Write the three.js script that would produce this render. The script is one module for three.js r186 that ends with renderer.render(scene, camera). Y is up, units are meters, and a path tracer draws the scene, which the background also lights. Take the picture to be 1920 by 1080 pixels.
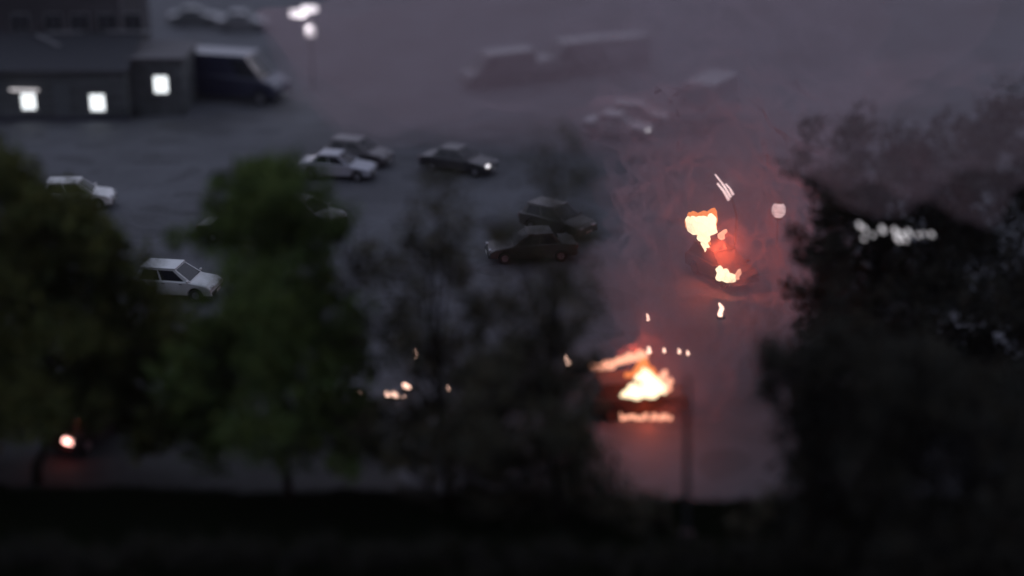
import * as THREE from 'three';
import { mergeGeometries, mergeVertices } from 'three/addons/utils/BufferGeometryUtils.js';
import { RoundedBoxGeometry } from 'three/addons/geometries/RoundedBoxGeometry.js';
import { ImprovedNoise } from 'three/addons/math/ImprovedNoise.js';

// ---------------------------------------------------------------- camera, sky, sun, exposure
const scene = new THREE.Scene();
const EYE = 24.1, PITCH = 20 * Math.PI / 180, FOV = 20;
const camera = new THREE.PerspectiveCamera(FOV, 16 / 9, 0.3, 900);
camera.position.set(0, EYE, 0);
camera.rotation.set(-PITCH, 0, 0);
camera.focus = 71;                 // metres
camera.userData.fStop = 0.040;     // long handheld zoom at night: the near trees fall out of focus
scene.add(camera);

{ // smoky dusk sky: even cloud, a little paler towards the horizon
  const W = 64, H = 32, d = new Float32Array(W * H * 4);
  for (let y = 0; y < H; y++) {
    const up = Math.max(0, Math.sin(((y + 0.5) / H - 0.5) * Math.PI));
    for (let x = 0; x < W; x++) {
      const i = (y * W + x) * 4;
      d[i] = 0.425 - 0.05 * up; d[i + 1] = 0.445 - 0.035 * up; d[i + 2] = 0.58 - 0.03 * up; d[i + 3] = 1;
    }
  }
  const t = new THREE.DataTexture(d, W, H, THREE.RGBAFormat, THREE.FloatType);
  t.mapping = THREE.EquirectangularReflectionMapping; t.magFilter = THREE.LinearFilter; t.needsUpdate = true;
  scene.background = t; scene.environment = t;
}
const sun = new THREE.DirectionalLight(0xdfe0ff, 0.2);
sun.position.set(-60, 90, -160); sun.target.position.set(0, 0, -80);
sun.castShadow = true; sun.shadow.radius = 60;
Object.assign(sun.shadow.camera, { left: -90, right: 90, top: 90, bottom: -90, near: 1, far: 400 });
scene.add(sun, sun.target);
scene.fog = new THREE.FogExp2(new THREE.Color(0.62, 0.55, 0.62), 0.0001);

const renderer = new THREE.WebGLRenderer({ antialias: true });
renderer.toneMapping = THREE.LinearToneMapping;
renderer.toneMappingExposure = 1;
renderer.shadowMap.enabled = true;

// ---------------------------------------------------------------- helpers
let seed = 7;
const rnd = () => { seed = (seed + 0x6d2b79f5) | 0; let t = Math.imul(seed ^ (seed >>> 15), 1 | seed); t = (t + Math.imul(t ^ (t >>> 7), 61 | t)) ^ t; return ((t ^ (t >>> 14)) >>> 0) / 4294967296; };
const rr = (a, b) => a + (b - a) * rnd();
const V = (x, y, z) => new THREE.Vector3(x, y, z);
const noise = new ImprovedNoise();
const FPX = 540 / Math.tan(FOV * Math.PI / 360);
// survey helpers: where a sight line of the photograph meets the ground (height h) or the upright plane at distance dist
function ray(px, py) { const u = (px - 960) / FPX, v = (540 - py) / FPX; return V(u, v * Math.cos(PITCH) - Math.sin(PITCH), -(v * Math.sin(PITCH) + Math.cos(PITCH))); }
function onGround(px, py, h = 0) { const d = ray(px, py); return d.multiplyScalar((EYE - h) / -d.y).add(V(0, EYE, 0)); }
function atDist(px, py, dist) { const d = ray(px, py); return d.multiplyScalar(dist / -d.z).add(V(0, EYE, 0)); }
const names = new Map();
function numbered(n) { const k = names.get(n) ?? 0; names.set(n, k + 1); return k ? `${n}_${String(k).padStart(3, '0')}` : n; }
function thing(name, label, category, p = V(0, 0, 0), turn = 0, group) {
  const o = new THREE.Group(); o.name = numbered(name); o.position.copy(p); o.rotation.y = turn; o.userData = { label, category };
  if (group) o.userData.group = group;
  scene.add(o); return o;
}
function part(name, geo, mat, parent, x = 0, y = 0, z = 0) {
  const m = new THREE.Mesh(geo, mat); m.name = name; m.position.set(x, y, z); m.castShadow = m.receiveShadow = true; parent.add(m); return m;
}
function setting(name, geo, mat, label) { const m = part(name, geo, mat, scene); m.userData = { kind: 'structure', label }; return m; }
const box = (w, h, d, x = 0, y = 0, z = 0) => new THREE.BoxGeometry(w, h, d).translate(x, y, z);
const rbox = (w, h, d, r, x = 0, y = 0, z = 0) => new RoundedBoxGeometry(w, h, d, 2, r).translate(x, y, z);
function tube(pts, r0, r1, sides = 7) {   // tapered limb along points
  const n = pts.length, pos = [], idx = [];
  for (let i = 0; i < n; i++) {
    const t = pts[Math.min(i + 1, n - 1)].clone().sub(pts[Math.max(i - 1, 0)]).normalize();
    const a = Math.abs(t.y) > 0.9 ? V(1, 0, 0) : V(0, 1, 0), u = a.cross(t).normalize(), w = t.clone().cross(u), r = r0 + (r1 - r0) * i / (n - 1);
    for (let k = 0; k < sides; k++) { const q = k / sides * Math.PI * 2, p = pts[i].clone().addScaledVector(u, Math.cos(q) * r).addScaledVector(w, Math.sin(q) * r); pos.push(p.x, p.y, p.z); }
  }
  for (let i = 0; i < n - 1; i++) for (let k = 0; k < sides; k++) { const a = i * sides + k, b = i * sides + (k + 1) % sides; idx.push(a, b, a + sides, b, b + sides, a + sides); }
  const g = new THREE.BufferGeometry(); g.setAttribute('position', new THREE.Float32BufferAttribute(pos, 3)); g.setIndex(idx); g.computeVertexNormals(); return g;
}
const lin = (r, g, b) => new THREE.Color().setRGB(r, g, b);
function std(c, roughness = 0.85, more = {}) { return new THREE.MeshStandardMaterial({ color: c, roughness, ...more }); }
function noiseTexture(size, f) {   // f(u, v) -> linear grey multiplier triple; tiles
  const d = new Uint8Array(size * size * 4);
  for (let y = 0; y < size; y++) for (let x = 0; x < size; x++) {
    const c = f(x / size, y / size), i = (y * size + x) * 4;
    for (let k = 0; k < 3; k++) d[i + k] = Math.max(0, Math.min(255, c[k] * 255));
    d[i + 3] = 255;
  }
  const t = new THREE.DataTexture(d, size, size); t.magFilter = THREE.LinearFilter; t.wrapS = t.wrapT = THREE.RepeatWrapping; t.needsUpdate = true; return t;
}
const loop = (u, v, f, z) => {   // tileable noise on a torus of two circles folded to 3D
  const a = u * f, b = v * f, w = (x) => noise.noise(x, 0, z);
  const n = (i, j) => noise.noise(a - i * f, b - j * f, z);
  const su = u, sv = v; void w;
  return (n(0, 0) * (1 - su) + n(1, 0) * su) * (1 - sv) + (n(0, 1) * (1 - su) + n(1, 1) * su) * sv;
};

// ---------------------------------------------------------------- ground
const stain = noiseTexture(512, (u, v) => {
  let n = 0.72 + 0.42 * loop(u, v, 4, 1.3) + 0.26 * loop(u, v, 11, 4.1) + 0.16 * loop(u, v, 60, 8.7);
  const wet = loop(u, v, 8, 21.7); if (wet > 0.2) n *= 0.68;
  n += (rnd() - 0.5) * 0.12;
  return [n, n, n * 1.0];
});
const grit = noiseTexture(256, () => { const n = rnd(); return [n, n, n]; });
function planeXZ(x0, x1, z0, z1, y, tile) {
  const g = new THREE.PlaneGeometry(x1 - x0, z1 - z0).rotateX(-Math.PI / 2).translate((x0 + x1) / 2, y, (z0 + z1) / 2);
  const p = g.attributes.position, uv = []; for (let i = 0; i < p.count; i++) uv.push(p.getX(i) / tile, p.getZ(i) / tile);
  g.setAttribute('uv', new THREE.Float32BufferAttribute(uv, 2)); return g;
}
const lotMat = new THREE.MeshStandardMaterial({ color: lin(0.072, 0.076, 0.088), roughness: 0.8, map: stain, bumpMap: grit, bumpScale: 0.01 });
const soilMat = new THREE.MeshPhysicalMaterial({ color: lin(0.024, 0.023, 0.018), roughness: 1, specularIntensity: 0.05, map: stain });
const NEAR = onGround(960, 962).z;
setting('ground', planeXZ(-500, 500, -700, 60, -0.03, 23), soilMat, 'dark earth around the car park');
setting('parking_lot', planeXZ(-220, 220, -420, NEAR + 3, 0, 19), lotMat, 'worn grey concrete car park in blue dusk light');
const shadeMat = new THREE.MeshStandardMaterial({ color: lin(0.03, 0.033, 0.033), roughness: 0.9, map: stain });  // darker ground colour carrying the shade of the left trees
function sheet(outline, y, tile) {   // outline in ground metres [x, z]
  const g = new THREE.ShapeGeometry(new THREE.Shape(outline.map(([x, z]) => new THREE.Vector2(x, -z)))).rotateX(-Math.PI / 2).translate(0, y, 0);
  const p = g.attributes.position, uv = []; for (let i = 0; i < p.count; i++) uv.push(p.getX(i) / tile, p.getZ(i) / tile);
  g.setAttribute('uv', new THREE.Float32BufferAttribute(uv, 2)); return g;
}
{ // shade of the left trees painted as a darker sheet, ragged along its far edge
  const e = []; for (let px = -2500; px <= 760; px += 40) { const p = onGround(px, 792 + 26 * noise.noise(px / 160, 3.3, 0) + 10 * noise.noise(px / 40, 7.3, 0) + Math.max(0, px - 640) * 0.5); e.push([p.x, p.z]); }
  setting('tree_shade', sheet([...e, [onGround(800, 968).x, NEAR + 2.98], [e[0][0], NEAR + 2.98]], 0.004, 11), shadeMat, 'darker ground under the trees on the left, tree shade put into its colour');
}
const lawnEdge = (x) => NEAR + 0.6 + 0.03 * x + 0.55 * noise.noise(x * 0.22, 5.5, 0) + 0.25 * noise.noise(x * 0.9, 1.5, 0);
{
  const e = []; for (let x = -60; x <= 60; x += 0.8) e.push([x, lawnEdge(x)]);
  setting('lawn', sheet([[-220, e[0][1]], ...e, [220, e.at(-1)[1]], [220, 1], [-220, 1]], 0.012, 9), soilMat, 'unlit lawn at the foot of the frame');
}
{ // grass of the lawn
  const g = new THREE.BufferGeometry(), pos = [];
  for (let k = 0; k < 9; k++) { const a = rr(0, 6.3), r = rr(0, 0.1), l = rr(0.08, 0.2), x = Math.cos(a) * r, z = Math.sin(a) * r, q = rr(0, 6.3); pos.push(x - 0.012 * Math.cos(q), 0, z - 0.012 * Math.sin(q), x + 0.012 * Math.cos(q), 0, z + 0.012 * Math.sin(q), x + rr(-0.08, 0.08), l, z + rr(-0.08, 0.08)); }
  g.setAttribute('position', new THREE.Float32BufferAttribute(pos, 3)); g.computeVertexNormals();
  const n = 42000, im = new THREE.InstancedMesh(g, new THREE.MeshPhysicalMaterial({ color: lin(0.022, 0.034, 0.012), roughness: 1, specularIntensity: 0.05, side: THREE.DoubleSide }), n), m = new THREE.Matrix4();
  for (let i = 0; i < n; i++) { m.makeRotationY(rr(0, 6.3)); m.scale(V(1.6, rr(0.7, 2.6), 1.6)); const gx = rr(-22, 22); m.setPosition(gx, 0.01, lawnEdge(gx) - 1.3 + 8 * rnd() * rnd()); im.setMatrixAt(i, m); }
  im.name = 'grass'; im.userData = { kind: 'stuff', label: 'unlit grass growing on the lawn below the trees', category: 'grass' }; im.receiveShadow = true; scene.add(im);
}
{ // narrow dark strip on the lot, and a manhole cover
  const dark = std(lin(0.035, 0.035, 0.04), 0.9);
  const a = onGround(250, 306), b = onGround(340, 306);
  const s = part('dark_strip', new THREE.BoxGeometry(a.distanceTo(b), 0.02, 0.22), dark, scene, (a.x + b.x) / 2, 0.004, a.z);
  s.userData = { label: 'narrow dark strip across the open concrete', category: 'ground_strip' };
  const c = onGround(205, 373), d = thing('manhole_cover', 'small round dark manhole cover beside the pale car roof', 'manhole cover', V(c.x, 0, c.z));
  part('ring', new THREE.CylinderGeometry(0.42, 0.42, 0.02, 24), std(lin(0.05, 0.05, 0.05), 0.6, { metalness: 0.6 }), d, 0, 0.006, 0);
  part('lid', new THREE.CylinderGeometry(0.34, 0.34, 0.03, 24), std(lin(0.02, 0.02, 0.022), 0.6, { metalness: 0.6 }), d, 0, 0.009, 0);
}

// ---------------------------------------------------------------- cars
const glass = new THREE.MeshPhysicalMaterial({ color: lin(0.012, 0.014, 0.018), roughness: 0.12, specularIntensity: 0.8 });
const rubber = std(lin(0.012, 0.012, 0.012), 0.9), rimMat = std(lin(0.25, 0.25, 0.27), 0.4, { metalness: 0.8 }), trim = std(lin(0.015, 0.015, 0.016), 0.7);
const lampOff = std(lin(0.35, 0.35, 0.36), 0.2), tailOff = std(lin(0.12, 0.006, 0.006), 0.3), plateMat = std(lin(0.4, 0.4, 0.38), 0.6);
const lampOn = new THREE.MeshStandardMaterial({ color: lin(0.8, 0.8, 0.8), emissive: lin(1, 0.95, 0.98), emissiveIntensity: 1.6 });
const paint = (r, g, b, rough = 0.35) => new THREE.MeshPhysicalMaterial({ color: lin(r, g, b), roughness: rough, clearcoat: 0.6, clearcoatRoughness: 0.15, metalness: 0.1 });
const charred = std(lin(0.028, 0.022, 0.02), 0.95), charredRust = std(lin(0.06, 0.032, 0.022), 0.95);
const tyreGeo = new THREE.TorusGeometry(0.235, 0.085, 10, 22), rimGeo = new THREE.CylinderGeometry(0.2, 0.2, 0.11, 18).rotateX(Math.PI / 2);
const STYLES = {
  sedan: { L: 4.5, W: 1.76, low: [[-2.2, 0.32], [-2.24, 0.62], [-2.16, 0.93], [-1.45, 1.0], [0.75, 0.95], [1.9, 0.8], [2.18, 0.66], [2.22, 0.34]], belt: 0.93, cab: [-1.55, -0.95, 0.2, 1.05], top: 1.44 },
  hatch: { L: 4.0, W: 1.72, low: [[-1.92, 0.34], [-1.98, 0.66], [-1.92, 0.98], [-1.3, 1.0], [0.7, 0.97], [1.7, 0.84], [1.96, 0.68], [2.0, 0.34]], belt: 0.95, cab: [-1.85, -1.5, 0.15, 1.0], top: 1.5 },
  van: { L: 5.2, W: 1.95, low: [[-2.55, 0.36], [-2.6, 0.7], [-2.58, 1.25], [-1.5, 1.28], [1.5, 1.26], [2.35, 1.08], [2.58, 0.8], [2.6, 0.36]], belt: 1.22, cab: [-2.57, -2.45, 1.05, 1.95], top: 2.25 },
};
function cabin(w, y0, y1, [x0, x1, x2, x3], inset) {   // greenhouse: corner points of floor and roof
  const h0 = w / 2, h1 = w / 2 - inset;
  return { fl: [V(x0, y0, h0), V(x3, y0, h0), V(x3, y0, -h0), V(x0, y0, -h0)], rf: [V(x1, y1, h1), V(x2, y1, h1), V(x2, y1, -h1), V(x1, y1, -h1)] };
}
function quad(a, b, c, d, thick = 0) {   // a, b, c, d counter-clockwise seen from outside
  const n = b.clone().sub(a).cross(d.clone().sub(a)).normalize(), P = [a, b, c, d].map((p) => p.clone().addScaledVector(n, thick)), Q = [a, b, c, d];
  const pos = [], tri = (p, q, r) => { for (const k of [p, q, r]) pos.push(k.x, k.y, k.z); };
  tri(P[0], P[1], P[2]); tri(P[0], P[2], P[3]);
  if (thick) for (let i = 0; i < 4; i++) { const j = (i + 1) % 4; tri(Q[i], Q[j], P[j]); tri(Q[i], P[j], P[i]); }
  const g = new THREE.BufferGeometry(); g.setAttribute('position', new THREE.Float32BufferAttribute(pos, 3)); g.computeVertexNormals(); return g;
}
const mixp = (a, b, c, d, u, v) => a.clone().lerp(b, u).lerp(d.clone().lerp(c, u), v);
function pane(a, b, c, d, u0, u1, v0, v1) { return quad(mixp(a, b, c, d, u0, v0), mixp(a, b, c, d, u1, v0), mixp(a, b, c, d, u1, v1), mixp(a, b, c, d, u0, v1), 0.012); }
function makeCar(name, label, style, p, turn, mat, opt = {}) {
  const s = STYLES[style], car = thing(name, label, opt.category ?? (style === 'van' ? 'van' : 'car'), V(p.x, 0, p.z), turn, opt.group);
  car.scale.setScalar(opt.size ?? 0.9);
  const front = s.L / 2 - 0.82, rear = -s.L / 2 + 0.85, R = 0.37;
  const sh = new THREE.Shape(); sh.moveTo(...s.low[0]);
  for (const q of s.low.slice(1)) sh.lineTo(...q);
  sh.lineTo(front + R, 0.3); sh.absarc(front, 0.3, R, 0, Math.PI, false); sh.lineTo(rear + R, 0.24); sh.absarc(rear, 0.3, R, 0, Math.PI, false); sh.lineTo(...s.low[0]);
  const bev = 0.12;
  const bodyGeo = new THREE.ExtrudeGeometry(sh, { depth: s.W - 2 * bev, bevelEnabled: true, bevelThickness: bev, bevelSize: 0.06, bevelOffset: -0.06, bevelSegments: 4, curveSegments: 10 }).translate(0, 0, -s.W / 2 + bev);
  part('body', bodyGeo, mat, car);
  part('underside', box(s.L - 0.5, 0.3, s.W - 0.5, 0, 0.42, 0), trim, car);
  const c = cabin(s.W - 0.12, s.belt - 0.03, s.top, s.cab, style === 'van' ? 0.1 : 0.17), [A, B, C, D] = c.fl, [a, b, cc, d] = c.rf;
  const hull = mergeGeometries([quad(A, B, b, a), quad(B, C, cc, b), quad(C, D, d, cc), quad(D, A, a, d)]);
  const cab = part('cabin', hull, mat, car);
  const rw = b.x - a.x, cx = (a.x + b.x) / 2;
  part('roof', rbox(rw + 0.12, 0.07, b.z * 2 + 0.06, 0.03, cx, s.top + 0.015, 0), opt.roof ?? mat, car);
  const gl = opt.burnt ? charred : glass;
  part('windscreen', pane(B, C, cc, b, 0.06, 0.94, 0.1, 0.92), gl, car);
  part('rear_window', pane(D, A, a, d, 0.08, 0.92, 0.22, 0.9), gl, car);
  if (style === 'van') {
    part('side_window', pane(A, B, b, a, 0.74, 0.97, 0.1, 0.85), gl, car); part('side_window', pane(C, D, d, cc, 0.03, 0.26, 0.1, 0.85), gl, car);
  } else for (const [u0, u1] of [[0.1, 0.47], [0.51, 0.9]]) { part('side_window', pane(A, B, b, a, u0, u1, 0.12, 0.88), gl, car); part('side_window', pane(C, D, d, cc, 1 - u1, 1 - u0, 0.12, 0.88), gl, car); }
  void cab;
  for (const x of [front, rear]) for (const sd of [-1, 1]) {
    const w = part('wheel', tyreGeo, opt.burnt ? charred : rubber, car, x, 0.32, sd * (s.W / 2 - 0.1));
    part('rim', rimGeo, opt.burnt ? charredRust : rimMat, w);
  }
  const fx = s.L / 2 - 0.03, lampY = style === 'van' ? 0.86 : 0.68;
  for (const sd of [-1, 1]) {
    part('headlight', rbox(0.16, 0.15, 0.34, 0.05, fx - 0.07, lampY, sd * (s.W / 2 - 0.32)), opt.burnt ? charred : opt.headlights && (opt.headlights === 2 || sd > 0) ? lampOn : lampOff, car);
    part('tail_light', rbox(0.1, 0.2, 0.4, 0.04, -s.L / 2 + 0.03, lampY + 0.1, sd * (s.W / 2 - 0.26)), opt.burnt ? charred : opt.tail && sd === opt.tail ? opt.tailMat : tailOff, car);
    part('side_mirror', rbox(0.1, 0.12, 0.18, 0.04, s.cab[3] - 0.15, s.belt + 0.08, sd * (s.W / 2 + 0.06)), opt.burnt ? charred : mat, car);
  }
  part('front_bumper', rbox(0.16, 0.2, s.W - 0.2, 0.06, fx - 0.03, 0.42, 0), trim, car);
  part('rear_bumper', rbox(0.16, 0.2, s.W - 0.2, 0.06, -s.L / 2 + 0.06, 0.44, 0), trim, car);
  part('number_plate', box(0.02, 0.11, 0.5, fx + 0.062, 0.44, 0), opt.burnt ? charred : plateMat, car);
  if (style !== 'van') for (const sd of [-1, 1]) for (const x of [-0.35, 0.5]) part('door_handle', rbox(0.16, 0.03, 0.03, 0.01, x, 0.86, sd * (s.W / 2 + 0.005)), trim, car);
  return car;
}
const PK = 'cars parked across the lot';
const deg = Math.PI / 180;
const byRoof = (px, py, h = 1.32) => onGround(px, py, h);   // a car standing where its roof is seen
makeCar('parked_car', 'silver saloon standing alone in the open centre of the lot', 'sedan', byRoof(632, 286), -12 * deg, paint(0.3, 0.32, 0.36), { group: PK });
makeCar('parked_car', 'dull grey hatchback behind the nose of the silver saloon', 'hatch', byRoof(672, 262), -20 * deg, paint(0.085, 0.08, 0.085), { group: PK });
makeCar('parked_car', 'white hatchback in the gap between the two green trees', 'hatch', byRoof(330, 498), -10 * deg, paint(0.45, 0.48, 0.48), { group: PK });
makeCar('parked_car', 'white car half hidden behind the top of the leftmost tree', 'hatch', byRoof(143, 340), 4 * deg, paint(0.7, 0.7, 0.68), { group: PK });
makeCar('parked_car', 'white car peeping out right of the round green tree top', 'hatch', byRoof(574, 373), -24 * deg, paint(0.6, 0.6, 0.6), { group: PK });
makeCar('parked_car', 'dark saloon glimpsed through the top of the round green tree', 'sedan', byRoof(455, 400), -12 * deg, paint(0.06, 0.06, 0.06), { group: PK });
makeCar('parked_car', 'brownish grey saloon behind the thin trees left of the fires', 'sedan', byRoof(996, 432), 188 * deg, paint(0.045, 0.04, 0.04), { group: PK });
makeCar('parked_car', 'grey car behind the thin tree, bonnet pointing at the upper fire', 'hatch', byRoof(1046, 386), -38 * deg, paint(0.05, 0.046, 0.046), { group: PK });
makeCar('parked_car', 'silver grey car with one lit headlight below the smoke-veiled van', 'sedan', byRoof(1160, 212), -22 * deg, paint(0.22, 0.22, 0.23), { group: PK, headlights: 1 });
makeCar('parked_car', 'darker grey car veiled by smoke behind the one with a lit headlight', 'hatch', byRoof(1198, 194), -10 * deg, paint(0.13, 0.13, 0.135), { group: PK });
makeCar('parked_car', 'dark car with a small lit headlight in the smoke left of the thin tree', 'sedan', byRoof(860, 276), -24 * deg, paint(0.025, 0.024, 0.027), { group: PK, headlights: 1 });
makeCar('parked_car', 'grey car at the far edge of the lot, nearer the lit building', 'sedan', byRoof(365, 14), 3 * deg, paint(0.1, 0.105, 0.11), { group: PK });
makeCar('parked_car', 'silver grey car at the far edge, nearer the white street lamp', 'sedan', byRoof(455, 22), -3 * deg, paint(0.2, 0.2, 0.21), { group: PK });
makeCar('parked_van', 'dark blue van beside the lit low building', 'van', onGround(440, 184), -16 * deg, paint(0.018, 0.02, 0.045), { size: 1.3 });
makeCar('parked_van', 'dark van with pale windscreen half lost in smoke above the fires', 'van', onGround(1322, 232), -118 * deg, paint(0.03, 0.03, 0.042), { size: 1.15 });
for (const [px, py, st, turn, size, lab] of [[935, 158, 'van', -152, 0.95, 'dark van in smoke, leftmost of the faint far row'], [1010, 150, 'sedan', -150, 1, 'dark saloon in smoke, second of the faint far row'], [1075, 138, 'van', -150, 1, 'dark van in smoke, third of the faint far row'], [1150, 128, 'van', -154, 0.95, 'dark van in smoke, rightmost of the faint far row']])
  makeCar(st === 'van' ? 'parked_van' : 'parked_car', lab, st, onGround(px, py), turn * deg, paint(0.02, 0.02, 0.024), { size, group: 'faint dark vehicles at the far side' });
const tailOn = new THREE.MeshStandardMaterial({ color: lin(0.6, 0.1, 0.1), emissive: lin(1, 0.55, 0.47), emissiveIntensity: 6 });
{
  const turn = 62 * deg, lp = onGround(127, 827, 0.7), lx = -1.96 * 0.9, lz = 0.6 * 0.9;   // its lit lamp stands at lp
  const p = V(lp.x - (lx * Math.cos(turn) + lz * Math.sin(turn)), 0, lp.z - (-lx * Math.sin(turn) + lz * Math.cos(turn)));
  const car = makeCar('parked_car', 'unlit dark car under the leftmost tree with one glowing tail light', 'hatch', p, turn, paint(0.02, 0.021, 0.024), { group: PK, tail: 1, tailMat: tailOn });
  const l = new THREE.PointLight(lin(1, 0.06, 0.03), 0.5); l.name = 'tail_glow'; l.position.set(-2.2, 0.8, 0.62); l.castShadow = true; car.add(l);
}

// ---------------------------------------------------------------- burning cars and fires
const flameCore = new THREE.MeshStandardMaterial({ color: lin(0, 0, 0), emissive: lin(1, 0.79, 0.5), emissiveIntensity: 2.1 });
const flameEdge = new THREE.MeshStandardMaterial({ color: lin(0, 0, 0), emissive: lin(1, 0.42, 0.27), emissiveIntensity: 1.5 });
const flameRim = new THREE.MeshStandardMaterial({ color: lin(0, 0, 0), emissive: lin(1, 0.27, 0.08), emissiveIntensity: 1.2 });
const emberMat = new THREE.MeshStandardMaterial({ color: lin(0, 0, 0), emissive: lin(1, 0.6, 0.46), emissiveIntensity: 3 });
function tongue(r, h, lean = V(0, 0, 0), sx = 1) {   // flame tongue: teardrop with torn surface, base at origin
  const g = new THREE.SphereGeometry(1, 18, 16), p = g.attributes.position, o = rr(0, 50);
  for (let i = 0; i < p.count; i++) {
    const x = p.getX(i), y = p.getY(i), z = p.getZ(i), t = (y + 1) / 2, w = Math.pow(1 - t, 0.55) * (0.55 + 0.6 * t) * 1.25;
    const q = 1 + 0.45 * noise.noise(x * 1.7 + o, t * 3.2, z * 1.7);
    const m = Math.hypot(x, z) || 1, rad = r * w * q * Math.min(1, Math.sqrt(t * 6));
    p.setXYZ(i, x / m * rad * sx * (m > 0.01 ? 1 : 0) + lean.x * t * t + 0.16 * h * noise.noise(o, t * 2.3, 1), h * t, z / m * rad * (m > 0.01 ? 1 : 0) + lean.z * t * t);
  }
  g.computeVertexNormals(); return g;
}
function fireLight(o, x, y, z, k) { const l = new THREE.PointLight(lin(1, 0.13, 0.055), k); l.position.set(x, y, z); l.intensity *= 0.95; l.castShadow = true; l.shadow.radius = 12; l.name = 'fire_glow'; o.add(l); }
// lower burning car
const LC = onGround(1192, 772), lcTurn = 10 * deg;
makeCar('burnt_car', 'charred car burning on the open ground beside the thin pole', 'hatch', LC, lcTurn, charred, { burnt: true, category: 'car' });
{
  const f = thing('car_fire', 'large bright fire filling the cabin of the lower burning car', 'fire', V(LC.x, 0.9, LC.z), lcTurn);
  const T = [[-0.5, 0.34, 0.42, 0], [-0.2, 0.42, 0.6, 0], [0.15, 0.46, 0.85, 0.1], [0.45, 0.44, 0.75, 0.05], [0.72, 0.36, 0.5, 0], [0.3, 0.34, 1.05, 0], [0, 0.4, 0.6, 0.1], [0.3, 0.45, 0.7, 0]];
  for (const [x, r, h, l] of T) { part('flame', tongue(r, h, V(l - 0.1, 0, 0)), flameCore, f, x, -0.12, rr(0.25, 0.55)); part('flame_edge', tongue(r * 1.05, h * 1.22, V(l - 0.05, 0, 0)), flameRim, f, x, -0.16, -0.1); }
  for (const [x, r, h] of [[0.85, 0.22, 0.75], [1.0, 0.2, 0.55], [-0.75, 0.2, 0.4]]) part('flame_edge', tongue(r, h, V(0.2, 0, 0)), flameEdge, f, x, -0.1, rr(0, 0.5));
  fireLight(f, 0.2, 1.2, 1.25, 20); fireLight(f, 0.1, 1.0, -1.2, 12);
}
{ // burning roof edge: two long low flames
  for (const [px0, py0, px1, py1, lab] of [[1104, 690, 1152, 684, 'long low pink flame licking the left end of the lower car roof'], [1152, 678, 1212, 664, 'long low pink flame along the rear of the lower car roof']]) {
    const a = atDist(px0, py0, -LC.z + 0.5), b = atDist(px1, py1, -LC.z + 0.6), mid = a.clone().add(b).multiplyScalar(0.5);
    const f = thing('roof_fire', lab, 'fire', mid), n = 6;
    for (let i = 0; i < n; i++) { const p = a.clone().lerp(b, (i + 0.5) / n).sub(mid); part('flame', tongue(0.17, rr(0.28, 0.4), V(0.06, 0, 0)), flameEdge, f, p.x, p.y - 0.16, p.z); }
    fireLight(f, 0, 0.5, 0.3, 3);
  }
  const a = onGround(1168, 786, 0), b = onGround(1256, 788, 0), f = thing('ground_fire', 'thin line of low flames on the ground in front of the lower burning car', 'fire', a.clone().add(b).multiplyScalar(0.5));
  for (let i = 0; i < 11; i++) part('flame', tongue(rr(0.08, 0.13), rr(0.16, 0.36), V(rr(-0.1, 0.1), 0, 0)), flameEdge, f, (i / 10 - 0.5) * a.distanceTo(b), 0, rr(-0.1, 0.1));
  fireLight(f, 0, 0.5, 0.5, 2.5);
}
// upper burning car, end on
const UC = onGround(1352, 522), ucTurn = -62 * deg;
makeCar('burnt_car', 'charred car burning beyond, almost hidden by flame and smoke', 'hatch', UC, ucTurn, charred, { burnt: true, category: 'car' });
{
  const D = -UC.z;
  const f = thing('car_fire', 'bright ragged fire on the upper burning car, wide at its top', 'fire', atDist(1322, 480, D + 0.2));
  const put = (px, py, r, h, lean, m = flameCore, n = 'flame') => { const p = atDist(px, py, D + 0.2).sub(f.position); part(n, tongue(r, h, V(lean, 0, 0)), m, f, p.x, p.y, p.z); if (m === flameCore) part('flame_edge', tongue(r * 1.08, h * 1.15, V(lean + 0.06, 0, 0)), flameRim, f, p.x + 0.05, p.y - 0.04, p.z - 0.45); };
  put(1302, 440, 0.42, 0.85, -0.1); put(1318, 444, 0.5, 0.95, 0); put(1331, 441, 0.36, 1.0, 0.02); put(1326, 488, 0.22, 1.3, -0.2); put(1294, 430, 0.26, 0.6, -0.1); put(1318, 456, 0.36, 0.9, 0); put(1310, 436, 0.4, 0.75, 0);
  put(1352, 450, 0.2, 0.5, 0.2, flameEdge, 'flame_edge');
  fireLight(f, 0.55, 0.75, 1.1, 44);
  const g = thing('bumper_fire', 'small bright fire below the upper burning car', 'fire', atDist(1360, 528, D - 2.1));
  for (const [x, r, h] of [[-0.18, 0.26, 0.7], [0.05, 0.3, 0.62], [0.28, 0.26, 0.4]]) part('flame', tongue(r, h, V(-0.1, 0, 0)), flameCore, g, x, 0, rr(-0.1, 0.1));
  part('flame_edge', tongue(0.16, 0.5, V(0.05, 0, 0)), flameEdge, g, 0.52, 0.08, 0);
  fireLight(g, 0.2, 0.6, 1.0, 6);
}
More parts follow.
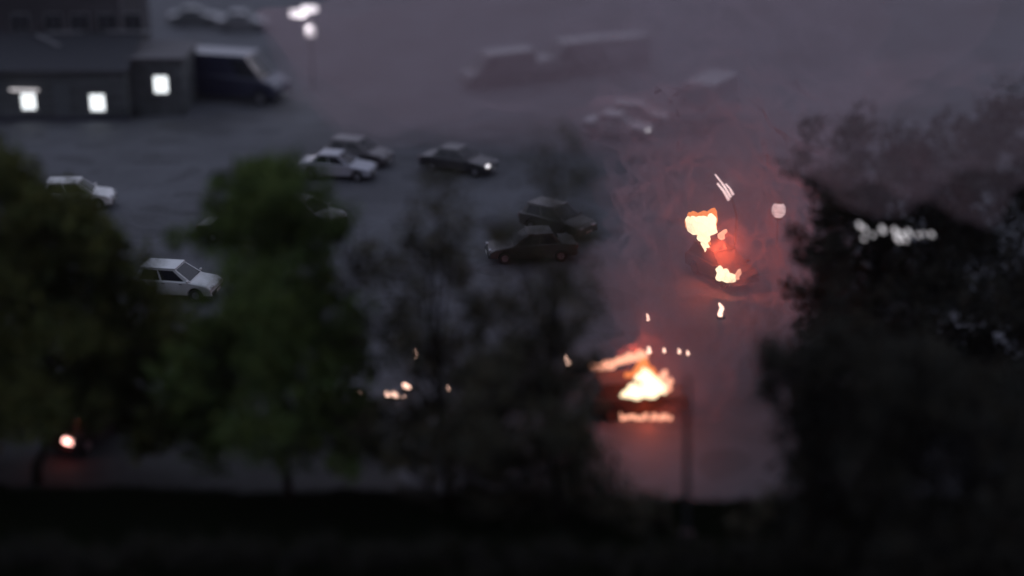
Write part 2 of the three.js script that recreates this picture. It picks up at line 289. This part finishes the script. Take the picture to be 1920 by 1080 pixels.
// burning scraps scattered over the ground
const ashMat = std(lin(0.02, 0.016, 0.014), 1);
function scrap(px, py, w, h, label, mat = emberMat) {
  const p = onGround(px, py + h * 0.4), s = (p.distanceTo(camera.position)) / FPX, o = thing('burning_scrap', label, 'burning debris', p, rr(-0.6, 0.6), 'burning scraps on the ground');
  const ash = new THREE.DodecahedronGeometry(w * s * 0.6, 1), q = ash.attributes.position;
  for (let i = 0; i < q.count; i++) q.setXYZ(i, q.getX(i) * (1 + 0.3 * noise.noise(q.getX(i) * 30, q.getZ(i) * 30, px)), q.getY(i) * 0.3, q.getZ(i));
  part('ash', ash, ashMat, o, 0, 0.02, 0);
  part('flame', tongue(w * s * 0.42, h * s * 1.15, V(-w * s * 0.3, 0, 0)), mat, o, 0, 0.02, 0);
}
const S = 'small scrap burning on the ground, ';
for (const [px, py, w, h, lab] of [
  [1352, 586, 14, 26, S + 'alone between the two car fires'], [1215, 598, 9, 14, S + 'faint, above the lower burning car'],
  [780, 670, 12, 22, S + 'highest of those left of the thin trees'], [680, 738, 16, 9, S + 'leftmost of the glowing row'],
  [728, 741, 11, 9, S + 'second of the glowing row'], [742, 742, 16, 10, S + 'third of the glowing row'], [763, 726, 20, 11, S + 'top of the glowing row'], [757, 745, 7, 7, S + 'lowest of the glowing row'],
  [840, 730, 7, 7, S + 'single fleck right of the glowing row'], [926, 715, 11, 9, S + 'under the thin tree'], [1066, 680, 14, 18, S + 'just left of the burning roof'],
  [1218, 660, 12, 14, S + 'directly behind the burning roof'], [1246, 659, 8, 9, S + 'second behind the burning roof'], [1274, 661, 8, 9, S + 'third behind the burning roof'], [1290, 664, 7, 9, S + 'last behind the burning roof'],
  [1112, 730, 8, 14, S + 'left end of those by the lower car wheel'], [1135, 735, 10, 12, S + 'middle of those by the lower car wheel'], [1158, 738, 17, 15, S + 'brightest, by the lower car wheel'],
]) scrap(px, py, w, h, lab);

// ---------------------------------------------------------------- low building with lit windows
const wallMat = new THREE.MeshStandardMaterial({ color: lin(0.095, 0.105, 0.108), roughness: 0.95, map: stain });
const roofMat = std(lin(0.028, 0.03, 0.036), 0.9), darkPane = new THREE.MeshPhysicalMaterial({ color: lin(0.01, 0.01, 0.014), roughness: 0.08 });
const frameMat = std(lin(0.18, 0.185, 0.19), 0.6), ledgeMat = std(lin(0.18, 0.18, 0.19), 0.8), baseStripMat = std(lin(0.03, 0.03, 0.045), 0.9);
const litPane = new THREE.MeshStandardMaterial({ color: lin(0.5, 0.5, 0.5), emissive: lin(0.93, 0.98, 1), emissiveIntensity: 1.7 });
const FZ = onGround(105, 226).z, bx = (px, D) => atDist(px, 200, D).x;
const bld = thing('low_building', 'low building with lit square windows and a dark lean-to roof', 'building', V(bx(120, -FZ), 0, FZ));
{
  const x0 = -14, x1 = bx(238, -FZ) - bld.position.x, w = x1 - x0, cx = (x0 + x1) / 2;
  part('front_wall', box(w, 2.9, 0.3, cx, 1.65, -0.15), wallMat, bld);
  part('base_strip', box(w + 0.1, 0.26, 0.42, cx, 0.1, -0.1), baseStripMat, bld);  // darker strip along the foot of the wall
  part('side_wall', box(0.3, 2.9, 4.2, x1 - 0.151, 1.65, -2.41), wallMat, bld);
  const roof = part('lean_to_roof', box(w + 0.5, 0.14, 5.0), roofMat, bld, cx, 3.75, -2.2); roof.rotation.x = 16 * deg;
  part('gutter', new THREE.CylinderGeometry(0.07, 0.07, w + 0.5, 8).rotateZ(Math.PI / 2), std(lin(0.06, 0.06, 0.065), 0.5), roof, 0, -0.04, 2.53);
  // upper storey set back
  part('upper_wall', box(w - 1, 7.6, 8, cx - 0.5, 3.8, -8.4), std(lin(0.06, 0.056, 0.062), 0.95, { map: stain }), bld);
  const upperX = (px) => bx(px, -FZ + 4.4) - bld.position.x;
  for (const px of [-30, 55, 116, 165, 215, 262]) {
    const y = atDist(60, 42, -FZ + 4.4).y, win = part('window', box(1.05, 1.15, 0.06, upperX(px), y, -4.385), frameMat, bld);
    part('pane', box(0.93, 1.03, 0.02, upperX(px), y, -4.342), darkPane, win);
    part('mullion', box(0.06, 1.03, 0.02, upperX(px), y, -4.318), frameMat, win);
  }
  const ly = atDist(60, 60, -FZ + 4.3).y;
  part('ledge', box(upperX(170) - upperX(104), 0.12, 0.3, (upperX(170) + upperX(104)) / 2, ly, -4.24), ledgeMat, bld);
  part('ledge', box(upperX(290) - upperX(214), 0.12, 0.3, (upperX(290) + upperX(214)) / 2, ly + 0.03, -4.24), ledgeMat, bld);
  const pa = atDist(70, 66, -FZ + 3.6).sub(bld.position), pb = atDist(114, 87, -FZ + 2.6).sub(bld.position);
  part('vent_pipe', tube([pa, pa.clone().lerp(pb, 0.5), pb], 0.1, 0.1, 10), ledgeMat, bld);
  // annex with the third lit window
  const ax0 = x1, ax1 = bx(345, -FZ + 1.2) - bld.position.x;
  part('annex_wall', box(ax1 - ax0, 3.4, 5, (ax0 + ax1) / 2 + 0.01, 1.7, -3.7), wallMat, bld);
  part('annex_roof', box(ax1 - ax0 + 0.3, 0.16, 5.3, (ax0 + ax1) / 2 + 0.05, 3.49, -3.7), std(lin(0.1, 0.096, 0.1), 0.9), bld);
  const lit = (px, py, w, h, z) => {
    const p = atDist(px, py, -FZ - z).sub(bld.position);
    const win = part('lit_window', mergeGeometries([box(w + 0.16, 0.08, 0.1, 0, h / 2 + 0.04, 0), box(w + 0.16, 0.08, 0.1, 0, -h / 2 - 0.04, 0), box(0.08, h, 0.1, w / 2 + 0.04, 0, 0), box(0.08, h, 0.1, -w / 2 - 0.04, 0, 0)]), frameMat, bld, p.x, p.y, z + 0.03);
    part('glowing_pane', box(w, h, 0.03, 0, 0, -0.01), litPane, win);
    part('glazing_bar', box(0.035, h, 0.03, 0, 0, 0.025), frameMat, win);
    part('sill', box(w + 0.3, 0.06, 0.16, 0, -h / 2 - 0.111, 0.06), frameMat, win);
    const l = new THREE.RectAreaLight(lin(0.93, 0.98, 1), 1.1, w, h); l.position.set(0, 0, 0.09); l.lookAt(0, 0, 5); l.rotation.set(0, Math.PI, 0); l.name = 'window_glow'; win.add(l);
    return win;
  };
  lit(54, 190, 0.82, 0.95, 0); lit(183, 192, 0.85, 0.98, 0); lit(302, 158, 0.8, 1.0, -1.19);
  const t = atDist(45, 169, -FZ - 0.3).sub(bld.position), tl = part('tube_light', new THREE.CylinderGeometry(0.07, 0.07, 1.7, 10).rotateZ(Math.PI / 2 - 0.03), new THREE.MeshStandardMaterial({ color: lin(0.6, 0.6, 0.6), emissive: lin(1, 0.93, 0.93), emissiveIntensity: 0.75 }), bld, t.x, t.y, 0.28);
  part('bracket', box(0.06, 0.06, 0.3, 0, 0, -0.15), frameMat, tl);
  const dx = bx(118, -FZ) - bld.position.x, door = part('door', box(0.95, 2.05, 0.06, dx, 1.27, 0.035), std(lin(0.07, 0.08, 0.085), 0.7), bld);
  part('handle', box(0.04, 0.14, 0.05, dx + 0.36, 1.25, 0.09), frameMat, door);
}
// pale objects on the lean-to roof edge
{
  const p = atDist(216, 142, -FZ + 0.4), d = thing('roof_vent', 'small pale metal cowl on the edge of the lean-to roof', 'roof vent', V(p.x, p.y, p.z));
  part('cowl', new THREE.ConeGeometry(0.5, 0.24, 16), ledgeMat, d, 0, 0.1, 0); part('pipe', new THREE.CylinderGeometry(0.18, 0.18, 0.5, 12), roofMat, d, 0, -0.15, 0);
}

// ---------------------------------------------------------------- lamps
const postMat = std(lin(0.05, 0.05, 0.055), 0.6, { metalness: 0.3 });
const lampWhite = new THREE.MeshStandardMaterial({ color: lin(0.6, 0.6, 0.6), emissive: lin(1, 0.9, 0.97), emissiveIntensity: 1.5 });
const lampDim = new THREE.MeshStandardMaterial({ color: lin(0.6, 0.6, 0.6), emissive: lin(1, 0.9, 0.95), emissiveIntensity: 0.62 });
const lampPink = new THREE.MeshStandardMaterial({ color: lin(0.6, 0.6, 0.6), emissive: lin(1, 0.72, 0.7), emissiveIntensity: 0.85 });
{
  const D = 104, head = atDist(570, 21, D), foot = V(head.x + 0.35, 0, head.z);
  const o = thing('street_lamp', 'tall street lamp with long white glowing head near the top edge', 'street lamp', foot);
  part('post', new THREE.CylinderGeometry(0.05, 0.09, head.y, 10), postMat, o, 0, head.y / 2, 0);
  const h = part('lamp_head', mergeGeometries([rbox(1.15, 0.5, 0.5, 0.2, -0.42, -0.12, 0), rbox(1.1, 0.42, 0.5, 0.18, 0.3, 0.16, 0)]), lampWhite, o, -0.3, head.y - 0.02, 0);
  part('bracket', box(0.3, 0.08, 0.12, 0.2, -0.02, -0.27), postMat, h);
  const s = atDist(582, 59, D - 0.3).sub(foot); part('lower_lamp', rbox(0.62, 0.72, 0.4, 0.12), lampDim, o, s.x, s.y, s.z);
  const l = new THREE.PointLight(lin(1, 0.9, 0.96), 9); l.position.set(-0.3, head.y - 0.6, 0.7); l.name = 'lamp_glow'; l.castShadow = true; l.shadow.radius = 15; o.add(l);
}
{
  const D = 72, a = atDist(1341, 327, D), b = atDist(1372, 372, D), m = a.clone().add(b).multiplyScalar(0.5);
  const o = thing('leaning_lamp', 'slanting pinkish white lamp tube just above the upper fire', 'street lamp', V(b.x + 0.25, 0, b.z));
  part('post', tube([V(0, 0, 0), V(0.02, m.y * 0.5, 0), V(-0.25, b.y + 0.05, 0)], 0.06, 0.05, 9), postMat, o);
  const q = (p) => p.clone().sub(o.position);
  for (const [u0, u1, dx, dy, w] of [[0, 0.95, 0, 0, 0.06], [0.3, 1, -0.13, -0.08, 0.075], [0.45, 0.9, 0.14, 0.06, 0.06]]) { const A = q(a).lerp(q(b), u0).add(V(dx, dy, 0)), B = q(a).lerp(q(b), u1).add(V(dx, dy, 0)); part('lamp_tube', tube([A, A.clone().lerp(B, 0.5).add(V(0.03, 0.02, 0)), B], w * 0.6, w, 9), lampPink, o); }
  const l = new THREE.PointLight(lin(1, 0.75, 0.75), 1.5); l.position.copy(q(m)).add(V(0, 0.1, 0.7)); l.castShadow = true; l.name = 'lamp_glow'; o.add(l);
}
{
  const D = 72, c = atDist(1460, 394, D), o = thing('garden_lamp', 'round pale lamp on a short post right of the upper fire', 'street lamp', V(c.x, 0, c.z));
  part('post', new THREE.CylinderGeometry(0.05, 0.06, c.y - 0.3, 10), postMat, o, 0, (c.y - 0.3) / 2, 0);
  const g = part('lamp_globe', new THREE.SphereGeometry(0.38, 18, 14).scale(0.85, 1, 0.85), lampPink, o, 0, c.y, 0);
  part('collar', new THREE.CylinderGeometry(0.16, 0.2, 0.12, 12), postMat, g, 0, -0.38, 0);
  part('cap', new THREE.ConeGeometry(0.2, 0.1, 12), postMat, g, 0, 0.4, 0);
}
{ // thin foreground pole
  const D = 43.5, top = atDist(1288, 711, D), bottom = V(top.x + 0.2, 0, top.z);
  const o = thing('lamp_post', 'thin dark pole standing free in front of the lower fire', 'pole', bottom);
  part('shaft', tube([V(0, 0, 0), V(-0.1, top.y / 2, 0), V(-0.2, top.y, 0)], 0.1, 0.065, 12), postMat, o);
  part('base', new THREE.CylinderGeometry(0.17, 0.2, 0.5, 14), postMat, o, 0, 0.25, 0);
  part('cap', new THREE.SphereGeometry(0.09, 10, 8), postMat, o, -0.2, top.y, 0);
}
{ // string of tiny lights hung in the dark crown on the right
  const D = 51, a = atDist(1608, 420, D), o = thing('light_string', 'string of tiny dim white lights hanging in the dark tree on the right', 'string lights', a);
  const pts = [[1612, 420, 13], [1622, 427, 11], [1620, 445, 9], [1637, 438, 9], [1655, 428, 15], [1678, 430, 14], [1684, 445, 16], [1690, 436, 13], [1704, 434, 14], [1698, 447, 11], [1722, 438, 9], [1732, 436, 8], [1747, 437, 11]];
  const bulb = new THREE.MeshStandardMaterial({ color: lin(0.5, 0.5, 0.5), emissive: lin(0.9, 0.86, 0.9), emissiveIntensity: 0.8 });
  const cord = pts.map(([x, y]) => atDist(x, y, D).sub(a));
  part('cord', tube(cord.slice().sort((p, q) => p.x - q.x).map((p) => p.add(V(0, 0.06, 0))), 0.012, 0.012, 5), trim, o);
  for (const [x, y, r] of pts) { const p = atDist(x, y, D).sub(a), s = r * 62 / FPX; const b = part('bulb', new THREE.CapsuleGeometry(s * 0.2, s * 0.5, 4, 8).rotateZ(rr(0.3, 1.0)), bulb, o, p.x, p.y - 0.05, p.z); void b; }
}

// ---------------------------------------------------------------- trees
const barkMat = new THREE.MeshPhysicalMaterial({ color: lin(0.03, 0.025, 0.018), roughness: 1, specularIntensity: 0.1 });
function leafMat(r, g, b) { return new THREE.MeshPhysicalMaterial({ color: lin(r, g, b), roughness: 0.95, vertexColors: true, side: THREE.DoubleSide, specularIntensity: 0.06 }); }
function crownGeo(clumps, dens, size) {   // leaf blades spread through clumps; clumps: {c, r}
  const pos = [], col = [], nor = [];
  const q = new THREE.Quaternion(), e = new THREE.Euler(), p = V(0, 0, 0);
  for (const { c, r, d = 1 } of clumps) {
    const n = Math.round(dens * d * r * r), fx = rr(0.85, 1.15), fy = rr(0.8, 1.1);
    const sub = []; for (let k = 0; k < 9; k++) { const v = V(rr(-1, 1), rr(-1, 1), rr(-1, 1)).normalize().multiplyScalar(rr(0.35, 0.95)); sub.push({ v, s: rr(0.25, 0.5) }); }
    for (let i = 0; i < n; i++) {
      const sb = sub[(rnd() * sub.length) | 0], w = V(rr(-1, 1), rr(-1, 1), rr(-1, 1)); if (w.lengthSq() > 1) w.normalize().multiplyScalar(Math.cbrt(rnd()));
      p.copy(sb.v).addScaledVector(w, sb.s * 1.25).multiplyScalar(r); p.x *= fx; p.y *= fy; p.add(c);
      const l = size * rr(0.7, 1.4), wd = l * 0.55;
      e.set(rr(-1.1, 1.1), rr(0, 6.3), rr(-0.9, 0.9)); q.setFromEuler(e);
      const A = V(0, 0, 0), B = V(l * 0.5, l * 0.1, wd * 0.5), C = V(l, -l * 0.1, 0), D = V(l * 0.5, l * 0.1, -wd * 0.5);
      for (const k of [A, B, C, D]) k.applyQuaternion(q).add(p);
      const n1 = B.clone().sub(A).cross(C.clone().sub(A)).normalize(), n2 = C.clone().sub(A).cross(D.clone().sub(A)).normalize(), t = rr(0.6, 1.4), y = rr(0.85, 1.15);
      for (const [k, nn] of [[A, n1], [B, n1], [C, n1], [A, n2], [C, n2], [D, n2]]) { pos.push(k.x, k.y, k.z); nor.push(nn.x, nn.y, nn.z); col.push(t * y, t, t * (2 - y)); }
    }
  }
  const g = new THREE.BufferGeometry();
  g.setAttribute('position', new THREE.Float32BufferAttribute(pos, 3)); g.setAttribute('normal', new THREE.Float32BufferAttribute(nor, 3)); g.setAttribute('color', new THREE.Float32BufferAttribute(col, 3)); return g;
}
function tree(name, label, bpx, bpy, list, mat, { dens = 420, size = 0.22, trunk = 0.17, spread = 0.9, group = 'trees in front of the car park', category = 'tree', base } = {}) {
  const b = base ?? onGround(bpx, bpy); b.y = 0; const D = -b.z, o = thing(name, label, category, b, 0, group);
  const clumps = [];
  for (const [px, py, rp, k = 1] of list) {
    const dz = rr(-spread, spread) * 1.2, c = atDist(px, py, D + dz), r = rp * c.distanceTo(camera.position) / FPX;
    clumps.push({ c: c.sub(b), r, d: k });
    if (r > 0.9) clumps.push({ c: clumps.at(-1).c.clone().add(V(rr(-0.3, 0.3) * r, rr(-0.2, 0.2) * r, -Math.sign(dz || 1) * r * 1.0)), r: r * 0.8, d: k * 0.7 });   // the far half of the crown
  }
  let top = -1e9, lo = 1e9; for (const k of clumps) { top = Math.max(top, k.c.y); lo = Math.min(lo, k.c.y - k.r); }
  const xs = clumps.reduce((s, k) => s + k.c.x, 0) / clumps.length, fork = Math.max(1.2, Math.min(lo + 1.2, top * 0.4));
  part('trunk', tube([V(0, -0.05, 0), V(0.05, fork * 0.5, 0.03), V(xs * 0.25, fork, 0), V(xs * 0.5, (fork + top) / 2.2, 0.1), V(xs * 0.7, fork + (top - fork) * 0.75, 0)], trunk, 0.04, 9), barkMat, o);
  const limbs = clumps.filter((k, i) => i % 2 === 0).map((k) => { const y = Math.min(k.c.y - 0.3, fork + Math.max(0, k.c.y - fork) * 0.45), s = V(xs * Math.min(1, y / top) * 0.8, Math.max(0.8, y), 0); return tube([s, s.clone().lerp(k.c, 0.5).add(V(0, 0.25, 0)), k.c], 0.06, 0.015, 5); });
  part('limb', mergeGeometries(limbs), barkMat, o);
  part('crown', crownGeo(clumps, dens, size), mat, o);
  return o;
}
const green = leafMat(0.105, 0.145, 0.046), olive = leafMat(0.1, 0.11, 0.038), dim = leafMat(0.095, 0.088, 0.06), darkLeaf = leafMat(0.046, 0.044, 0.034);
tree('street_tree', 'broad olive green tree filling the left edge', 70, 905, [[-10, 310, 60, 1.4], [40, 330, 55, 1.3], [80, 385, 60, 1.3], [140, 405, 55, 1.2], [190, 440, 60], [250, 480, 45, 0.6], [230, 540, 60], [270, 640, 60], [90, 430, 90], [-10, 440, 110], [-80, 480, 120], [60, 520, 130], [150, 500, 75], [200, 590, 80], [60, 640, 150], [-60, 640, 150], [170, 680, 110], [20, 720, 105], [240, 720, 85], [120, 730, 80], [-60, 780, 100], [290, 780, 65], [215, 765, 60], [300, 610, 55, 0.7], [320, 680, 70, 0.9], [270, 560, 50, 0.7], [350, 630, 45, 0.7], [330, 760, 60], [270, 820, 50]], olive, { trunk: 0.2, dens: 520 });
tree('street_tree', 'round topped green tree with a bare trunk left of centre', 540, 952, [[480, 350, 60, 1.6], [440, 380, 55, 1.5], [540, 360, 65, 1.5], [500, 400, 70, 1.3], [605, 420, 55, 1.2], [420, 450, 50], [480, 450, 85], [570, 460, 75], [525, 540, 100], [600, 560, 60], [470, 630, 90], [560, 660, 115], [420, 700, 85], [640, 680, 70], [500, 760, 110], [600, 770, 85], [380, 770, 85], [345, 700, 60], [680, 790, 60], [400, 640, 60], [390, 590, 45, 0.7], [390, 830, 60], [720, 840, 45, 0.7], [650, 840, 55, 0.8], [650, 600, 55, 0.7], [370, 430, 35, 0.8], [320, 455, 30, 0.6], [660, 650, 40]], green, { trunk: 0.18, dens: 540 });
tree('street_tree', 'thin dusky tree standing left of the fires', 838, 955, [[830, 350, 60, 0.4], [860, 430, 50, 0.5], [790, 430, 55, 0.45], [840, 520, 65, 0.6], [770, 520, 70, 0.5], [690, 500, 70, 0.4], [870, 600, 55, 0.7], [790, 620, 65, 0.6], [690, 610, 50, 0.4], [835, 700, 85, 0.9], [740, 650, 60, 0.5], [715, 810, 60, 0.8], [850, 800, 85], [780, 820, 70, 0.9], [690, 840, 45, 0.6], [900, 560, 50, 0.5], [900, 740, 70, 0.8], [660, 540, 50, 0.4]], dim, { trunk: 0.14, dens: 400 });
tree('street_tree', 'tall thin tree in front of the parked cars, nearest the lower fire', 1045, 985, [[1050, 260, 50, 0.3], [1000, 320, 50, 0.3], [1090, 340, 50, 0.35], [1045, 400, 65, 0.55], [1090, 460, 45, 0.5], [980, 470, 60, 0.6], [940, 430, 45, 0.4], [1050, 530, 65, 0.55], [970, 590, 70, 0.6], [1060, 620, 55, 0.8], [1000, 680, 85, 0.9], [920, 690, 75, 0.8], [1050, 720, 55], [1010, 780, 90], [920, 800, 90], [1080, 800, 50], [1060, 860, 70], [1110, 560, 40, 0.5], [1090, 680, 45, 0.7], [900, 870, 70], [1110, 760, 35, 0.6]], dim, { trunk: 0.15, dens: 400 });
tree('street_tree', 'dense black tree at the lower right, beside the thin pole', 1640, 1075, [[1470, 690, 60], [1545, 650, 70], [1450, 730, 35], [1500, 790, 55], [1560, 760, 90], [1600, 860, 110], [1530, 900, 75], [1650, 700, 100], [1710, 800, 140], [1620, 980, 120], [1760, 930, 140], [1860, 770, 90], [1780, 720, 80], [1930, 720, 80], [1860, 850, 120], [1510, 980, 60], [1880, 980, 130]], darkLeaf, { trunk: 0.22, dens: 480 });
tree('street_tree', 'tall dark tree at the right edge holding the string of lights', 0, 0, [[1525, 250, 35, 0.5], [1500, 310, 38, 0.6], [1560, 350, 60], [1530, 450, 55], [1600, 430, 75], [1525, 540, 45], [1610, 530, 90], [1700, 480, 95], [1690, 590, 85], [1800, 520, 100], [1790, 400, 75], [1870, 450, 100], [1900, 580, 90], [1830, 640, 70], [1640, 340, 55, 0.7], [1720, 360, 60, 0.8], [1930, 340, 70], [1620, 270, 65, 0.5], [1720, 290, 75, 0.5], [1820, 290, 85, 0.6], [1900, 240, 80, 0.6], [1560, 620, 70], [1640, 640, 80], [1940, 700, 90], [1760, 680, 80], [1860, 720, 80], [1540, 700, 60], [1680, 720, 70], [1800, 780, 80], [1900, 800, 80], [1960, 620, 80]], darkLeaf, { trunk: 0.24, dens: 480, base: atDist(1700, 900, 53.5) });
// shrubs and hedge in front
function shrub(label, px, py, list, mat) { return tree('shrub', label, px, py, list, mat, { trunk: 0.05, dens: 520, size: 0.14, spread: 0.5, group: 'shrubs under the trees', category: 'shrub' }); }
shrub('low dark shrub spreading under the thin trees', 960, 975, [[860, 880, 70], [940, 900, 80], [1020, 890, 85], [790, 920, 50], [1090, 890, 60], [1000, 940, 60], [900, 945, 50]], dim);
shrub('small reddish brown shrub below the lower burning car', 1150, 985, [[1140, 900, 45], [1110, 940, 50], [1160, 950, 45], [1150, 840, 25, 0.6], [1200, 965, 40]], dim);
shrub('ragged low shrub at the lawn edge just left of the thin pole', 1235, 1000, [[1205, 945, 38], [1235, 975, 34], [1262, 990, 26], [1190, 985, 34]], dim);
shrub('ragged low shrub at the lawn edge right of the thin pole', 1385, 1002, [[1340, 995, 22], [1390, 980, 30], [1425, 960, 38], [1450, 925, 32]], dim);
{
  const h = thing('hedge', 'long black clipped hedge along the bottom edge', 'hedge', V(0, 0, onGround(960, 1076).z)), cl = [];
  for (let x = -16; x <= 16; x += 0.5) cl.push({ c: V(x, rr(0.35, 0.75), rr(-0.3, 0.3)), r: rr(0.5, 0.72) });
  const stems = []; for (let x = -16; x <= 16; x += 1) stems.push(tube([V(x, 0, 0), V(x + rr(-0.1, 0.1), 0.4, 0), V(x + rr(-0.2, 0.2), 0.9, 0)], 0.03, 0.01, 5));
  for (const st of stems) part('stem', st, barkMat, h);
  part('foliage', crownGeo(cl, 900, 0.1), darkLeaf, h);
}

// ---------------------------------------------------------------- smoke
const smokeStuff = (color, opacity) => new THREE.MeshPhysicalMaterial({ color, roughness: 1, transparent: true, opacity, transmission: 0.5, thickness: 0, specularIntensity: 0, side: THREE.DoubleSide, depthWrite: false });
function smokeShells(spine, shells, amp, f) {   // nested torn skins round a spine of [Vector3, rx, ry, rz]
  const out = [];
  for (let k = 0; k < shells; k++) {
    const s = 0.3 + 0.75 * (k + 1) / shells, o = 11.3 * k + 3.1;
    const N = 80, M = 72, pos = [], idx = [];
    const curve = new THREE.CatmullRomCurve3(spine.map((q) => q[0]));
    for (let i = 0; i <= N; i++) {
      const e0 = i / N, cut = 0.6 + 0.4 * (k + 1) / shells, t = e0 * cut, c = curve.getPoint(t), j = t * (spine.length - 1), a = Math.min(spine.length - 2, Math.floor(j)), w = j - a, L = (n) => spine[a][n] + (spine[a + 1][n] - spine[a][n]) * w;
      const end = Math.sqrt(Math.max(0, 1 - Math.pow(Math.abs(2 * e0 - 1), 3)));
      const tan = curve.getTangent(t), u = V(0, 0, 1).cross(tan).normalize(), v = tan.clone().cross(u);
      for (let m = 0; m < M; m++) {
        const g = m / M * Math.PI * 2, x = Math.cos(g), y = Math.sin(g), p0 = V(0, 0, 0).copy(c).addScaledVector(u, x * L(1)).addScaledVector(v, y * L(2));
        const n = noise.noise(p0.x * f + o, p0.y * f, p0.z * f) + 0.6 * noise.noise(p0.x * f * 2.3, p0.y * f * 2.3 + o, p0.z * f * 2.3) + 0.16 * noise.noise(p0.x * f * 5.1 + o, p0.y * f * 5.1, p0.z * f * 5.1);
        const q = s * end * (1 + amp * n);
        const p = c.clone().addScaledVector(u, x * L(1) * q).addScaledVector(v, y * L(2) * q); pos.push(p.x, p.y, p.z);
      }
    }
    for (let i = 0; i < N; i++) for (let m = 0; m < M; m++) { const a = i * M + m, b = i * M + (m + 1) % M; idx.push(a, b, a + M, b, b + M, a + M); }
    const g = new THREE.BufferGeometry(); g.setAttribute('position', new THREE.Float32BufferAttribute(pos, 3)); g.setIndex(idx); g.computeVertexNormals(); out.push(g);
  }
  return mergeGeometries(out);
}
const thinSmoke = smokeStuff(lin(0.5, 0.42, 0.46), 0.05), bankSmoke = smokeStuff(lin(0.6, 0.47, 0.5), 0.08);
function smoke(mat, label, spine, shells, amp, f) { const m = part(numbered('smoke'), smokeShells(spine, shells, amp, f), mat, scene); m.castShadow = false; m.userData = { kind: 'stuff', label, category: 'smoke' }; }
{
  const A = (px, py, D, r, rz) => [atDist(px, py, D), r, rz];
  smoke(thinSmoke, 'purple grey smoke rising from the lower burning car past the thin pole', [A(1240, 960, 51, 1.0, 0.9), A(1280, 800, 53, 2.2, 1.6), A(1300, 660, 57, 3.4, 2.2), A(1330, 500, 62, 4.2, 2.4), A(1360, 350, 67, 5, 2.6), A(1370, 200, 74, 6.2, 2.9), A(1390, 40, 82, 7.5, 3.2), A(1420, -140, 90, 7.5, 3.2)], 5, 0.62, 0.4);
  smoke(bankSmoke, 'thin smoke veil drifting in front of the dark tree top on the right', [A(1470, 310, 49, 0.8, 0.6), A(1550, 280, 48.5, 1.8, 0.9), A(1660, 260, 48, 2.3, 1), A(1820, 240, 47.5, 2.2, 1), A(2000, 230, 47, 1.6, 0.8), A(2120, 230, 47, 1, 0.8)], 2, 0.6, 0.5);
  smoke(bankSmoke, 'wide grey smoke bank drifting across the far side of the lot', [A(480, 20, 92, 2, 2), A(680, 110, 92, 6, 3), A(960, 120, 91, 7.5, 3.5), A(1200, 90, 90, 8, 3.5), A(1450, 70, 88, 8.5, 3.5), A(1700, 30, 86, 6, 3), A(2000, -20, 85, 4.5, 2), A(2300, -60, 85, 3, 2)], 4, 0.5, 0.16);
}

// ---------------------------------------------------------------- the block of flats the view is taken from (behind the camera), unseen, enlarged to block sky
{
  const o = thing('apartment_block', 'block of flats behind the viewer, shading the lawn', 'building', V(0, 0, 1.2));
  part('wall', box(150, 62, 14, 0, 31, 7.4), std(lin(0.08, 0.075, 0.07), 0.9), o);
  part('roof', box(151, 0.5, 15, 0, 62.26, 7.4), roofMat, o);
}
renderer.render(scene, camera);
